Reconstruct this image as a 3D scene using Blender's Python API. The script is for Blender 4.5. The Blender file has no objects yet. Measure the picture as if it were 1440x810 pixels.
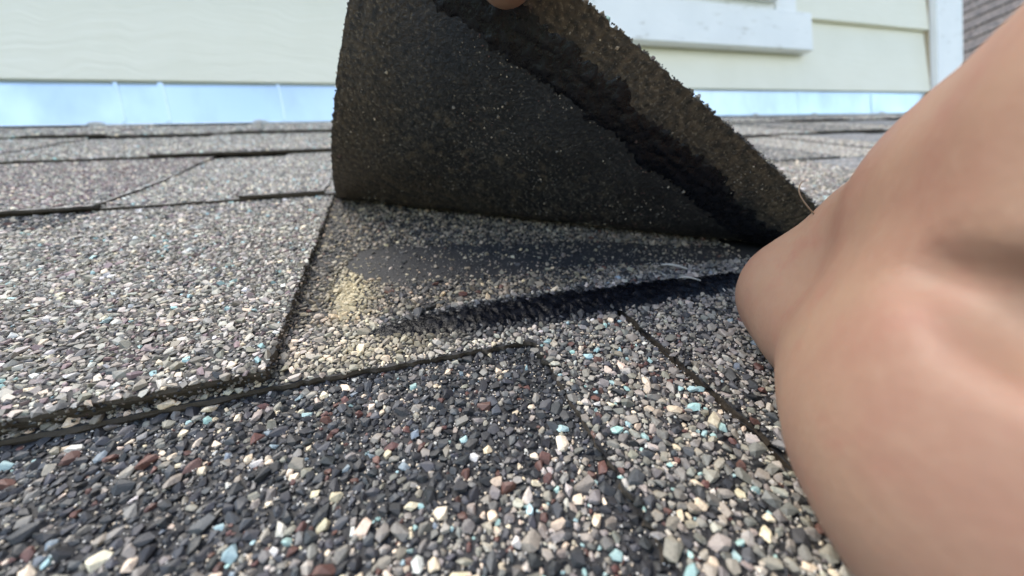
import bpy, bmesh, math, random
import numpy as np
from mathutils import Matrix, Vector, noise as mnoise

sc = bpy.context.scene
C = sc.collection
rng = np.random.default_rng(11)
random.seed(5)

# ------------------------------------------------------------------ frame of the roof
PITCH = math.atan(0.5)                      # a 6-in-12 roof
CP, SP = math.cos(PITCH), math.sin(PITCH)
def W(u, v, w):                             # roof millimetres (along, upslope, off the roof) -> world metres
    return Vector((u, v*CP - w*SP, v*SP + w*CP)) * 0.001
def Wn(q):
    q = np.asarray(q, float)
    return np.stack([q[..., 0], q[..., 1]*CP - q[..., 2]*SP, q[..., 1]*SP + q[..., 2]*CP], -1)*0.001
ROOF = Matrix(((1, 0, 0), (0, CP, -SP), (0, SP, CP)))

# ------------------------------------------------------------------ camera
YAW, TILT, ROLL, FPX, HCAM = 0.33916, 0.53261, 0.01705, 490.0, 54.7186
fw = np.array([math.sin(YAW)*math.cos(TILT), math.cos(YAW)*math.cos(TILT), -math.sin(TILT)])
rt = np.array([math.cos(YAW), -math.sin(YAW), 0.0]); up = np.cross(rt, fw)
RT = rt*math.cos(ROLL) + up*math.sin(ROLL); UP = -rt*math.sin(ROLL) + up*math.cos(ROLL)
cam_d = bpy.data.cameras.new('camera'); cam = bpy.data.objects.new('camera', cam_d); C.objects.link(cam)
cam_d.sensor_width = 36; cam_d.lens = FPX/1440*36
cam_d.clip_start = 0.002; cam_d.clip_end = 500
m3 = ROOF @ Matrix((Vector(RT), Vector(UP), Vector(-fw))).transposed()
cam.matrix_world = Matrix.Translation(W(0, 0, HCAM)) @ m3.to_4x4()
cam_d.dof.use_dof = True; cam_d.dof.focus_distance = 0.078; cam_d.dof.aperture_fstop = 11.5
sc.camera = cam
def camp(X, Y, Z):                          # camera millimetres (right, up, forward) -> roof millimetres
    return np.array([0, 0, HCAM]) + RT*X + UP*Y + fw*Z

# ------------------------------------------------------------------ light
SUN_EL, SUN_AZ = math.radians(66), math.radians(-62)     # azimuth from +Y towards +X
world = bpy.data.worlds.new('World'); sc.world = world; world.use_nodes = True
nt = world.node_tree; nt.nodes.clear()
out = nt.nodes.new('ShaderNodeOutputWorld'); bg = nt.nodes.new('ShaderNodeBackground')
sky = nt.nodes.new('ShaderNodeTexSky'); sky.sky_type = 'NISHITA'; sky.sun_disc = False
sky.sun_elevation = SUN_EL; sky.sun_rotation = SUN_AZ; sky.air_density = 1.0; sky.dust_density = 0.6; sky.ozone_density = 0.45
geo = nt.nodes.new('ShaderNodeTexCoord')
cl = nt.nodes.new('ShaderNodeTexNoise'); cl.inputs['Scale'].default_value = 2.1; cl.inputs['Detail'].default_value = 6
mp = nt.nodes.new('ShaderNodeMapping'); mp.inputs['Scale'].default_value = (1, 1, 2.2); mp.inputs['Location'].default_value = (3.1, 0.4, 1.7)
cr = nt.nodes.new('ShaderNodeMapRange'); cr.inputs['From Min'].default_value = 0.50; cr.inputs['From Max'].default_value = 0.64
mx = nt.nodes.new('ShaderNodeMix'); mx.data_type = 'RGBA'
mx.inputs['B'].default_value = (9.5, 9.6, 9.9, 1)
nt.links.new(geo.outputs['Generated'], mp.inputs['Vector']); nt.links.new(mp.outputs[0], cl.inputs['Vector'])
dp = nt.nodes.new('ShaderNodeVectorMath'); dp.operation = 'DOT_PRODUCT'
ca, ce = math.radians(157), math.radians(22)          # a cloud bank behind the camera, mirrored in the flashing
dp.inputs[1].default_value = (math.sin(ca)*math.cos(ce), math.cos(ca)*math.cos(ce), math.sin(ce))
nt.links.new(geo.outputs['Generated'], dp.inputs[0])
bk = nt.nodes.new('ShaderNodeMapRange'); bk.inputs['From Min'].default_value = .925; bk.inputs['From Max'].default_value = .98
bk.inputs['To Min'].default_value = -.13; bk.inputs['To Max'].default_value = .24
nt.links.new(dp.outputs['Value'], bk.inputs['Value'])
sm = nt.nodes.new('ShaderNodeMath'); sm.operation = 'ADD'
nt.links.new(cl.outputs['Fac'], sm.inputs[0]); nt.links.new(bk.outputs[0], sm.inputs[1]); nt.links.new(sm.outputs[0], cr.inputs['Value']); nt.links.new(cr.outputs[0], mx.inputs['Factor'])
nt.links.new(sky.outputs[0], mx.inputs['A']); nt.links.new(mx.outputs['Result'], bg.inputs['Color'])
nt.links.new(bg.outputs[0], out.inputs[0]); bg.inputs['Strength'].default_value = 0.15
sun_d = bpy.data.lights.new('sun', 'SUN'); sun = bpy.data.objects.new('sun', sun_d); C.objects.link(sun)
sun_d.energy = 2.5; sun_d.angle = math.radians(38); sun_d.color = (1, .92, .80)
sd = Vector((math.sin(SUN_AZ)*math.cos(SUN_EL), math.cos(SUN_AZ)*math.cos(SUN_EL), math.sin(SUN_EL)))
sun.rotation_euler = sd.to_track_quat('Z', 'Y').to_euler()
vs = sc.view_settings; vs.view_transform = 'Standard'; vs.look = 'None'; vs.exposure = 1.2; vs.gamma = 1.0

# ------------------------------------------------------------------ object helpers
def tag(o, label=None, cat=None, group=None, kind=None):
    for k, x in (('label', label), ('category', cat), ('group', group), ('kind', kind)):
        if x: o[k] = x
    return o
def link(name, me, mats, parent=None, smooth=False):
    for m in (mats if isinstance(mats, (list, tuple)) else [mats]): me.materials.append(m)
    o = bpy.data.objects.new(name, me); C.objects.link(o)
    if parent: o.parent = parent
    if smooth: me.polygons.foreach_set('use_smooth', [True]*len(me.polygons))
    return o
def mesh_np(name, V, F, col=None, uv=None):
    """V (n,3) world metres, F (m,3|4) index array"""
    me = bpy.data.meshes.new(name); k = F.shape[1]
    me.vertices.add(len(V)); me.vertices.foreach_set('co', np.ascontiguousarray(V, np.float32).ravel())
    me.loops.add(F.size); me.loops.foreach_set('vertex_index', np.ascontiguousarray(F, np.int32).ravel())
    me.polygons.add(len(F)); me.polygons.foreach_set('loop_start', np.arange(0, F.size, k, dtype=np.int32))
    me.update(calc_edges=True)
    if col is not None:
        a = me.color_attributes.new('tint', 'FLOAT_COLOR', 'POINT')
        a.data.foreach_set('color', np.concatenate([col, np.ones((len(col), 1))], 1).astype(np.float32).ravel())
    if uv is not None:
        l = me.uv_layers.new(name='flat'); l.data.foreach_set('uv', np.ascontiguousarray(uv[F.ravel()], np.float32).ravel())
    me.polygons.foreach_set('use_smooth', [False]*len(me.polygons)); me.validate(); return me

# ------------------------------------------------------------------ materials
class NT:
    def __init__(s, name):
        s.m = bpy.data.materials.new(name); s.m.use_nodes = True; s.t = s.m.node_tree
        s.b = s.t.nodes['Principled BSDF']
    def n(s, ty, **kw):
        x = s.t.nodes.new(ty)
        for k, v in kw.items():
            if k in x.inputs: x.inputs[k].default_value = v
            else: setattr(x, k, v)
        return x
    def l(s, a, b): s.t.links.new(a, b)
    def noise(s, vec, scale, detail=4, rough=.55):
        x = s.n('ShaderNodeTexNoise'); x.inputs['Scale'].default_value = scale; x.inputs['Detail'].default_value = detail
        x.inputs['Roughness'].default_value = rough; s.l(vec, x.inputs['Vector']); return x.outputs['Fac']
    def ramp(s, fac, stops):
        x = s.n('ShaderNodeValToRGB'); e = x.color_ramp.elements
        while len(e) < len(stops): e.new(.5)
        for i, (p, c) in enumerate(stops):
            e[i].position = p; e[i].color = (*c, 1) if len(c) == 3 else c
        s.l(fac, x.inputs['Fac']); return x.outputs['Color']
    def mix(s, f, a, b, blend='MIX'):
        x = s.n('ShaderNodeMix'); x.data_type = 'RGBA'; x.blend_type = blend
        for v, k in ((f, 'Factor'), (a, 'A'), (b, 'B')):
            if isinstance(v, bpy.types.NodeSocket): s.l(v, x.inputs[k])
            else: x.inputs[k].default_value = (*v, 1) if isinstance(v, tuple) else v
        return x.outputs['Result']
    def rng(s, v, a, b, c=0., d=1.):
        x = s.n('ShaderNodeMapRange')
        for k, q in (('From Min', a), ('From Max', b), ('To Min', c), ('To Max', d)): x.inputs[k].default_value = q
        s.l(v, x.inputs['Value']); return x.outputs[0]
    def bump(s, h, strength, dist):
        x = s.n('ShaderNodeBump'); x.inputs['Strength'].default_value = strength; x.inputs['Distance'].default_value = dist
        s.l(h, x.inputs['Height']); s.l(x.outputs[0], s.b.inputs['Normal']); return x
    def coord(s, which='Object', scale=None):
        x = s.n('ShaderNodeTexCoord').outputs[which]
        if scale:
            q = s.n('ShaderNodeMapping'); q.inputs['Scale'].default_value = scale; s.l(x, q.inputs['Vector']); return q.outputs[0]
        return x
    def set(s, **kw):
        for k, v in kw.items():
            k = k.replace('_', ' ')
            if isinstance(v, bpy.types.NodeSocket): s.l(v, s.b.inputs[k])
            else: s.b.inputs[k].default_value = (*v, 1) if k.endswith('Color') and isinstance(v, tuple) else v
        return s
def mat_granule(name, use_object_color):
    s = NT(name)
    if use_object_color: c = s.n('ShaderNodeObjectInfo').outputs['Color']
    else: c = s.n('ShaderNodeAttribute', attribute_name='tint').outputs['Color']
    p = s.n('ShaderNodeNewGeometry').outputs['Position']
    n1 = s.noise(p, 2600, 5, .7)
    c2 = s.mix(s.rng(n1, .35, .7), c, s.mix(1., c, (1.5, 1.5, 1.48), 'MULTIPLY'))
    n2 = s.noise(p, 900, 3)
    c3 = s.mix(s.rng(n2, .55, .75, 0, .45), c2, s.mix(1., c2, (.45, .42, .4), 'MULTIPLY'))
    s.bump(n1, .5, .00012)
    return s.set(Base_Color=c3, Roughness=s.rng(n1, .3, .7, .42, .75)).m
GR = mat_granule('ceramic_granules', False); GRO = mat_granule('ceramic_granule_single', True)
def mat_asphalt(name, dark=(.008, .0085, .010), lite=(.024, .024, .025), rough=.7, wsc=1.):
    s = NT(name); p = s.n('ShaderNodeNewGeometry').outputs['Position']
    n1 = s.noise(p, 900*wsc, 5); n2 = s.noise(p, 160*wsc, 3)
    s.bump(n1, .7, .0006)
    return s.set(Base_Color=s.mix(s.rng(n2, .35, .7), s.mix(n1, dark, lite), lite), Roughness=rough).m
ASPH = mat_asphalt('asphalt_sheet')
EDGE = mat_asphalt('cut_shingle_edge', (.012, .0105, .009), (.07, .054, .037), .8, .8)
def mat_granulated(name, cols, dens=1.0):
    """a distant granule surface: voronoi cells with the granules' own colours and relief"""
    s = NT(name); p = s.n('ShaderNodeNewGeometry').outputs['Position']
    v = s.n('ShaderNodeTexVoronoi'); v.inputs['Scale'].default_value = 520*dens; s.l(p, v.inputs['Vector'])
    sep = s.n('ShaderNodeSeparateColor'); s.l(v.outputs['Color'], sep.inputs[0])
    c = s.ramp(sep.outputs[0], cols)
    s.t.nodes[-1].color_ramp.interpolation = 'CONSTANT'
    n = s.noise(p, 14, 3)
    c = s.mix(s.rng(n, .4, .7, 0, .35), c, s.mix(1., c, (.7, .68, .66), 'MULTIPLY'))
    s.bump(s.rng(v.outputs['Distance'], 0, .7, 1, 0), .9, .0011)
    return s.set(Base_Color=c, Roughness=.7).m
FAR = mat_granulated('granulated_surface', [(0, (.10, .10, .10)), (.14, (.21, .20, .185)), (.5, (.32, .30, .275)), (.76, (.2, .155, .145)), (.85, (.46, .43, .38)), (.96, (.33, .40, .40))])

# ------------------------------------------------------------------ granules
ICO = None
def base_ico(sub):
    bm = bmesh.new(); bmesh.ops.create_icosphere(bm, subdivisions=sub, radius=1)
    bm.verts.ensure_lookup_table()
    V = np.array([v.co[:] for v in bm.verts]); F = np.array([[v.index for v in f.verts] for f in bm.faces]); bm.free(); return V, F
def chips(sub, n, seed):
    r = np.random.default_rng(seed); V0, F = base_ico(sub); L = []
    for _ in range(n):
        V = V0.copy()
        for k in range(11):
            d = r.normal(size=3); d /= np.linalg.norm(d); h = r.uniform(.52, .86)
            t = V@d - h; V -= np.maximum(t, 0)[:, None]*d
        V += r.normal(size=V.shape)*.025
        V *= np.array([r.uniform(1., 1.4), r.uniform(.72, 1.0), r.uniform(.55, .8)])
        L.append(V)
    return np.array(L), F
def crushed(n, npt, seed):
    """convex splinters: hulls of a few random points"""
    r = np.random.default_rng(seed); L = []; FF = None
    out_ = []
    while len(out_) < n:
        bm = bmesh.new(); P = r.normal(size=(npt, 3)); P /= np.linalg.norm(P, axis=1)[:, None]; P *= r.uniform(.8, 1.15, (npt, 1))
        P *= np.array([r.uniform(1., 1.32), r.uniform(.8, 1.05), r.uniform(.5, .75)])
        for q in P: bm.verts.new(q)
        g = bmesh.ops.convex_hull(bm, input=bm.verts[:])
        dead = [v for v in bm.verts if not v.link_faces]
        if not dead:
            bm.verts.index_update(); out_.append((np.array([v.co[:] for v in bm.verts]), np.array([[v.index for v in f.verts] for f in bm.faces])))
        bm.free()
    return np.array([x[0] for x in out_]), np.array([x[1] for x in out_])
CH_HI = crushed(24, 17, 1); CH_MID = crushed(24, 11, 2)
V_O = np.array([[1, 0, 0], [-.9, .1, 0], [0, 1, .1], [.1, -1, 0], [.1, 0, .8], [0, .1, -.8]], float)
F_O1 = np.array([[0, 2, 4], [2, 1, 4], [1, 3, 4], [3, 0, 4], [2, 0, 5], [1, 2, 5], [3, 1, 5], [0, 3, 5]])
CH_LO = (np.array([V_O*np.random.default_rng(i).uniform(.65, 1.2, V_O.shape) for i in range(12)]), np.array([F_O1]*12))
def rot_batch(n, tilt):
    a = rng.uniform(0, 2*np.pi, n); b = rng.normal(0, tilt, n); c = rng.normal(0, tilt, n)
    ca, sa, cb, sb, cc, s_c = np.cos(a), np.sin(a), np.cos(b), np.sin(b), np.cos(c), np.sin(c)
    z, o = np.zeros(n), np.ones(n)
    Rz = np.array([[ca, -sa, z], [sa, ca, z], [z, z, o]]).transpose(2, 0, 1)
    Rx = np.array([[o, z, z], [z, cb, -sb], [z, sb, cb]]).transpose(2, 0, 1)
    Ry = np.array([[cc, z, s_c], [z, o, z], [-s_c, z, cc]]).transpose(2, 0, 1)
    return Rx@Ry@Rz
def throw(u0, u1, v0, v1, inside, classes, fill=.8):
    """dart throwing of discs; classes = [(diameter, tries per mm2)] large to small; returns (u, v, r)"""
    A = (u1-u0)*(v1-v0); cell = classes[0][0]*1.15; g = {}; O = []
    for d, dens in classes:
        n = int(A*dens); us = rng.uniform(u0, u1, n); vs_ = rng.uniform(v0, v1, n)
        ok = inside(us, vs_); us, vs_ = us[ok].tolist(), vs_[ok].tolist(); rs = (d/2*np.clip(rng.normal(1, .13, len(us)), .7, 1.35)).tolist()
        for a, b, r in zip(us, vs_, rs):
            i, j = int(a//cell), int(b//cell); good = True
            for di in (-1, 0, 1):
                for dj in (-1, 0, 1):
                    for (x, y, q) in g.get((i+di, j+dj), ()):
                        t = (r+q)*fill
                        if (x-a)*(x-a)+(y-b)*(y-b) < t*t: good = False; break
                    if not good: break
                if not good: break
            if good: g.setdefault((i, j), []).append((a, b, r)); O.append((a, b, r))
    return np.array(O) if O else np.zeros((0, 3))
CLS = [(2.25, .06), (1.75, .30), (1.3, 1.1), (.95, 2.2), (.65, 3.0)]
PAL = {                                     # base colours (linear) of the ceramic grit
 'char': (.026, .027, .029), 'slate': (.055, .057, .062), 'grey': (.168, .157, .141), 'warm': (.242, .215, .176), 'pale': (.385, .35, .30),
 'cream': (.60, .50, .37), 'white': (.52, .50, .46), 'rust': (.105, .052, .042), 'mauve': (.19, .14, .135), 'teal': (.29, .42, .405), 'blue': (.17, .205, .23)}
KEYS = list(PAL); PARR = np.array([PAL[k] for k in KEYS])
MIXES = {
 'dark': dict(char=.43, slate=.24, grey=.13, warm=.07, cream=.045, white=.01, rust=.05, teal=.01, blue=.01),
 'fore': dict(char=.15, slate=.12, grey=.25, warm=.18, pale=.08, cream=.10, white=.015, rust=.10, teal=.05, blue=.01),
 'tooth': dict(char=.08, slate=.08, grey=.36, warm=.24, pale=.08, cream=.05, white=.01, rust=.04, teal=.045),
 'right': dict(char=.1, slate=.12, grey=.46, warm=.18, pale=.1, rust=.02, blue=.015),
 'light': dict(slate=.03, grey=.2, warm=.32, pale=.28, cream=.05, white=.02, mauve=.09, teal=.015),
 'brown': dict(slate=.06, grey=.2, warm=.22, pale=.14, mauve=.28, cream=.05, rust=.05),
 'mid': dict(char=.16, slate=.14, grey=.3, warm=.27, pale=.08, cream=.04, rust=.01),
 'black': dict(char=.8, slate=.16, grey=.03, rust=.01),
 'tan': dict(warm=.35, pale=.25, cream=.2, grey=.2),
}
PROB = {k: np.array([m.get(q, 0) for q in KEYS])/sum(m.values()) for k, m in MIXES.items()}
def colour(mix, n):
    c = PARR[rng.choice(len(KEYS), n, p=PROB[mix])]
    return c*rng.uniform(.75, 1.3, (n, 1))*rng.uniform(.95, 1.05, (n, 3))
def granule_mesh(name, P, S, col, chip, frame=None, tilt=.35):
    """P (n,3) roof mm, S radii mm, col (n,3); frame (n,3,3) optional local axes in roof coords"""
    CV, F = chip; n = len(P); k = rng.integers(0, len(CV), n)
    R = rot_batch(n, tilt)
    V = np.einsum('nij,nvj->nvi', R, CV[k])*S[:, None, None]
    if frame is not None: V = np.einsum('nij,nvj->nvi', frame, V)
    V = V + P[:, None]
    nv = CV.shape[1]
    FF = (F[k] + (np.arange(n)*nv)[:, None, None]).reshape(-1, 3)
    return mesh_np(name, Wn(V.reshape(-1, 3)), FF, np.repeat(col, nv, 0))

# ------------------------------------------------------------------ ground and roof deck
V0, EXPO, UL, VW = 65.4, 143.0, -27.0, 626.7     # first butt edge, exposure, left edge of the lifted shingle, wall line
def surf_w(v, k):                                # top of course k
    vk = V0 + EXPO*k
    top_ = 3.0 if k < 1 else 4.0
    return top_ - top_*np.minimum((np.asarray(v, float)-vk)/EXPO, 1.0) - .8*np.maximum((np.asarray(v, float)-vk)/EXPO-1., 0)
s = NT('lawn'); p = s.coord('Object'); s.set(Base_Color=s.ramp(s.noise(p, 3, 6), [(.3, (.05, .08, .025)), (.7, (.11, .14, .05))]), Roughness=.9); LAWN = s.m
gm = mesh_np('ground', np.array([[-200, -200, -3.2], [200, -200, -3.2], [200, 200, -3.2], [-200, 200, -3.2]]), np.array([[0, 1, 2, 3]]))
tag(link('ground', gm, LAWN), kind='structure')
def quad_box(u0, u1, v0, v1, w0, w1):
    q = np.array([[u, v, w] for w in (w0, w1) for v in (v0, v1) for u in (u0, u1)], float)
    F = np.array([[0, 2, 3, 1], [4, 5, 7, 6], [0, 1, 5, 4], [1, 3, 7, 5], [3, 2, 6, 7], [2, 0, 4, 6]])
    return q, F
s = NT('roof_felt'); p = s.coord('Object'); s.set(Base_Color=s.mix(s.noise(p, 300), (.015, .015, .016), (.04, .04, .04)), Roughness=.9); FELT = s.m
q, F = quad_box(-1700, 2500, -420, VW+30, -22, -6.5)
roof = tag(link('roof', mesh_np('roof', Wn(q), F), FELT), kind='structure')

def jag(a, b, step, amp, seed):                  # a ragged cut from a to b (roof u, v)
    r = np.random.default_rng(seed); a, b = np.array(a, float), np.array(b, float); L = np.linalg.norm(b-a)
    n = max(1, min(int(L/step), 140)); t = np.linspace(0, 1, n, endpoint=False)[:, None]
    nn = np.array([-(b-a)[1], (b-a)[0]])/max(L, 1e-6)
    j = r.normal(0, amp, n); j[0] = 0
    return a + (b-a)*t + j[:, None]*nn
def slab(name, outline, wtop, thick, mats, parent, label=None, kink=None):
    """outline: list of (u,v); wtop(u,v); top = mats[0], cut sides = mats[1]"""
    bm = bmesh.new(); O = np.asarray(outline); n = len(O)
    rgh = np.random.default_rng(n).normal(0, .18, n)
    T = [bm.verts.new((a, b, 0)) for a, b in O]
    Mi = [bm.verts.new((a, b-.25+x, -thick*.5)) for (a, b), x in zip(O, rgh)]
    B = [bm.verts.new((a, b+x*.7, -thick)) for (a, b), x in zip(O, rgh)]
    bm.faces.new(T); bm.faces.new(B[::-1])
    for i in range(n):
        j = (i+1) % n
        for A_, B_ in ((T, Mi), (Mi, B)):
            g = bm.faces.new((A_[i], B_[i], B_[j], A_[j])); g.material_index = 1
    bmesh.ops.triangulate(bm, faces=[x for x in bm.faces if len(x.verts) > 4])
    if kink is not None:
        bmesh.ops.bisect_plane(bm, geom=bm.verts[:]+bm.edges[:]+bm.faces[:], plane_co=(0, kink, 0), plane_no=(0, 1, 0))
    for x in bm.verts:
        x.co = W(x.co.x, x.co.y, float(wtop(x.co.x, x.co.y))+x.co.z)
    bmesh.ops.recalc_face_normals(bm, faces=bm.faces)
    me = bpy.data.meshes.new(name); bm.to_mesh(me); bm.free()
    return tag(link(name, me, mats, parent), label)

TH = 1.6                                         # one asphalt layer
def lay(k, name, outline, lift, mats, parent, label=None, thick=TH):
    return slab(name, outline, lambda u, v: surf_w(v, k)+lift, thick, mats, parent, label, V0+EXPO*(k+1))
def rect(u0, u1, v0, v1, seed, fstep=3, famp=.22):
    return np.concatenate([jag((u0, v0), (u1, v0), fstep, famp, seed), jag((u1, v0), (u1, v1), fstep, famp, seed+1), [[u1, v1], [u0, v1]], jag((u0, v1), (u0, v0), fstep, famp, seed+2)[1:]])

# ---- the lower course, in front: base sheets and overlay pieces
# the overlay top is surf_w(v,-1); the base sheet lies one layer below it
CUT = [(-29, 64.6), (-10, 63.6), (12, 62.6), (27.3, 61.9)]            # upper edge of the dark cutout
TS = 27.6                                                           # its right side
def cut_v(u): return np.interp(u, [c[0] for c in CUT], [c[1] for c in CUT])
sh_a = lay(-1, 'shingle', rect(-900, 54.4, -90, 215, 3), -TH, [ASPH, EDGE], roof, 'front shingle with a dark charcoal cutout beside a lighter granule tab')
sh_b = lay(-1, 'shingle', rect(57.0, 950, -90, 215, 7), -TH, [ASPH, EDGE], roof, 'grey front shingle right of the open black joint')
ov = np.concatenate([jag((-420, 66.5), (-29, 64.6), 2.5, .15, 21), jag((-29, 64.6), (26.4, 61.9), 1.3, .25, 22),
                     jag((26.6, 61.7), (27.8, 60.6), .7, .15, 25), jag((27.8, 60.6), (TS, -85), 1.2, .55, 23), jag((TS, -85), (54.6, -85), 3, .2, 24), jag((54.3, -85), (54.4, 66), 1.5, .35, 26), [[55.6, 70], [55.6, 210], [-420, 210]]])
lay(-1, 'overlay_tab', ov, 0, [ASPH, EDGE], sh_a)
ovb = np.concatenate([jag((56.8, -85), (330, -85), 4, .2, 31), [[330, -85], [330, 210]], np.array([[55.9, 210], [55.9, 70]]), jag((57.0, 66), (57.1, -85), 1.5, .35, 32)])
lay(-1, 'overlay_tab', ovb, -.3, [ASPH, EDGE], sh_b)

def in_frame_u(v):   # generous frustum in roof coords for near courses
    return None
def over(u, v):      # True where the overlay covers shingle a
    return ((v > cut_v(u)) & (u < TS)) | ((u >= TS) & (u < 54.8))
# sealant strip that stayed on the lower shingle, and bare bands
def band_low(u):     # centre line (v) and half width of the black sealant strip
    c = np.interp(u, [-6.2, 3.5, 22.5, 46.6, 92.6, 106.9, 150.0], [76.9, 76.6, 75.3, 73.6, 70.9, 70.0, 70.0]); h = np.interp(u, [-11.2, -6.2, 3.5, 22.5, 46.6, 92.6, 106.9, 150.0], [0.0, 2.8, 5.3, 6.2, 6.4, 4.9, 3.7, 3.7]); return c, h
def bare(u, v):      # granule-free dark band, and thin growth around it
    c = np.interp(u, [-13.0, -1.4, 27.5, 68.1, 98.4, 131.6], [119.0, 116.3, 109.8, 105.3, 94.1, 85.1]); h = np.interp(u, [-19.0, -13.0, -1.4, 27.5, 68.1, 98.4, 131.6], [0.0, 11.5, 15.1, 12.0, 10.7, 8.5, 4.3])
    return np.abs(v-c)/np.maximum(h, .1)
def ins_a(u, v):
    c, h = band_low(u); r = rng.uniform(0, 1, len(u))
    mid = v > 66
    b1 = (np.abs(v-c) < h*(.55+.6*rng.uniform(0, 1, len(u)))) & (u > -13) & (r > .02)
    b2 = (bare(u, v) < .95+.5*rng.uniform(0, 1, len(u))) & (r > .03)
    b3 = mid & (u < -21.5+2*np.sin(v*.21)) & (v > 84) & (r > .25)               # dusty strip along the left shingle
    b4 = mid & (r > np.where(v > 84, .7, .85))
    return ~(mid & (b1 | b2 | b3 | b4)) & ((np.abs(u-55.7) > 1.45) | (v > 68)) & (np.abs(v-cut_v(u)-.1) > np.where(u < TS, .35, 0))
CLSN = [(2.3, .05), (1.85, .40), (1.4, 1.3), (1.0, 2.6), (.7, 4.0)]
G = np.concatenate([throw(-190, 125, -45, 42, ins_a, CLSN), throw(-190, 125, 42.4, 120, lambda u, v: ins_a(u, v) & (v < 90+.3*u+60) & ~((u < -34) & (v > 72)), CLS)])
Gm = throw(-36, 150, 120, 214, lambda u, v: ins_a(u, v), [(1.7, .25), (1.3, .9), (.95, 1.6)])
G = np.concatenate([G, Gm])
gu, gv, gr_ = G.T
isB = gu > 55.6; onov = over(gu, gv) | isB
gw = surf_w(gv, -1) + np.where(isB, -.3, np.where(onov, 0, -TH))
gP = np.stack([gu, gv, gw + gr_*.22], 1)
mixn = np.full(len(G), 'fore', object)
n1 = np.array([mnoise.noise((a*.06, b*.06, 3.3)) for a, b in zip(gu, gv)])
dk = (gv + 9*n1 + .08*(gu-5)) > 31; mixn[(~onov) & dk] = 'dark'
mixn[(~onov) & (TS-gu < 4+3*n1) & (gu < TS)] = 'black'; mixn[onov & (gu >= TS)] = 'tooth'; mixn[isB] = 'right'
mixn[(gv > 66) & (gu < 56)] = 'mid'; mixn[(gv > 68) & (gu < -8) & (gv < 88)] = 'tan'
mixn[(gv <= 66) & onov & (gu < TS)] = 'tan'
bc_, bh_ = band_low(gu); mixn[(np.abs(gv-bc_) < bh_*1.15+.3) & (gu > -12) & (gv > 60) & (gu < 56)] = 'black'
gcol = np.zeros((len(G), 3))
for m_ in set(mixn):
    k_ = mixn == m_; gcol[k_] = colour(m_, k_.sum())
def dusty(u, v):                            # yellow dust blown in along the left shingle
    w_ = np.exp(-((u+15.5)/5.5)**2-((v-101)/17)**2) + .45*np.exp(-((u+10)/16)**2-((v-70)/7)**2)
    return np.clip(w_*rng.uniform(.7, 1.3, len(u)), 0, .9)[:, None]
dw = dusty(gu, gv)*(gv > 64)[:, None]; gcol[(gv > 84) & (gu < 200)] *= np.array([.78, .72, .63]); gcol = gcol*(1-dw)+dw*np.array([.46, .385, .235])
# a few granules are whole lumps of size near the camera: the largest in the picture are objects of their own
q = gP - np.array([0, 0, HCAM]); zz = q@fw; px = 720+FPX*(q@RT)/zz; py = 405-FPX*(q@UP)/zz
sz = np.where((zz > 20) & (px > -5) & (px < 1200) & (py < 815) & (py > 440), gr_/np.maximum(zz, 1), 0)
top = np.argsort(-sz)[:300]; single = np.zeros(len(G), bool); single[top] = True
CHM = []
for i in range(14):
    V, F = CH_HI[0][i], CH_HI[1][i]
    # roof-aligned chip in millimetre units, shared by many granules
    me = mesh_np('granule', (V*.001)@np.array(ROOF.transposed()), F); me.materials.append(GRO); CHM.append(me)
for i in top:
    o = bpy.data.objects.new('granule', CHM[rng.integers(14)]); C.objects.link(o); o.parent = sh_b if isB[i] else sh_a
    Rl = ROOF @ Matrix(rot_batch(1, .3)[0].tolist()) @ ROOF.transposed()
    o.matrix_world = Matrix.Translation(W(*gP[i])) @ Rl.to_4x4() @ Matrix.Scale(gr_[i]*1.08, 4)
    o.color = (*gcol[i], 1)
near = (zz < 95)
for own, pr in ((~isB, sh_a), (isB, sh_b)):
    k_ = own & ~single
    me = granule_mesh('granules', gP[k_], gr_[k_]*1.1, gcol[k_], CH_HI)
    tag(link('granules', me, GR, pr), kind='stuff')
# fine grit and crumbs between the granules
def crumbs(n, u0, u1, v0, v1, k, off, parent, name='fine_grit', lo=.12, hi=.32, cols=('white', 'pale', 'cream', 'grey', 'char')):
    u = rng.uniform(u0, u1, n); v = rng.uniform(v0, v1, n)
    w = off(u, v) if callable(off) else surf_w(v, k)+off
    S = rng.uniform(lo, hi, n); c = np.array([PAL[x] for x in cols])[rng.integers(0, len(cols), n)]
    me = granule_mesh(name, np.stack([u, v, w+S*.4], 1), S, c, CH_LO, tilt=.8)
    return tag(link(name, me, GR, parent), kind='stuff')
crumbs(9000, -90, 55, 0, 64, -1, lambda u, v: surf_w(v, -1)+np.where(over(u, v), .15, -TH+.15), sh_a)
crumbs(3000, -30, 120, 66, 150, -1, .05, sh_a, cols=('warm', 'grey', 'pale'), lo=.1, hi=.25)
crumbs(3000, 56.5, 100, 0, 90, -1, -.1, sh_b)

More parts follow.
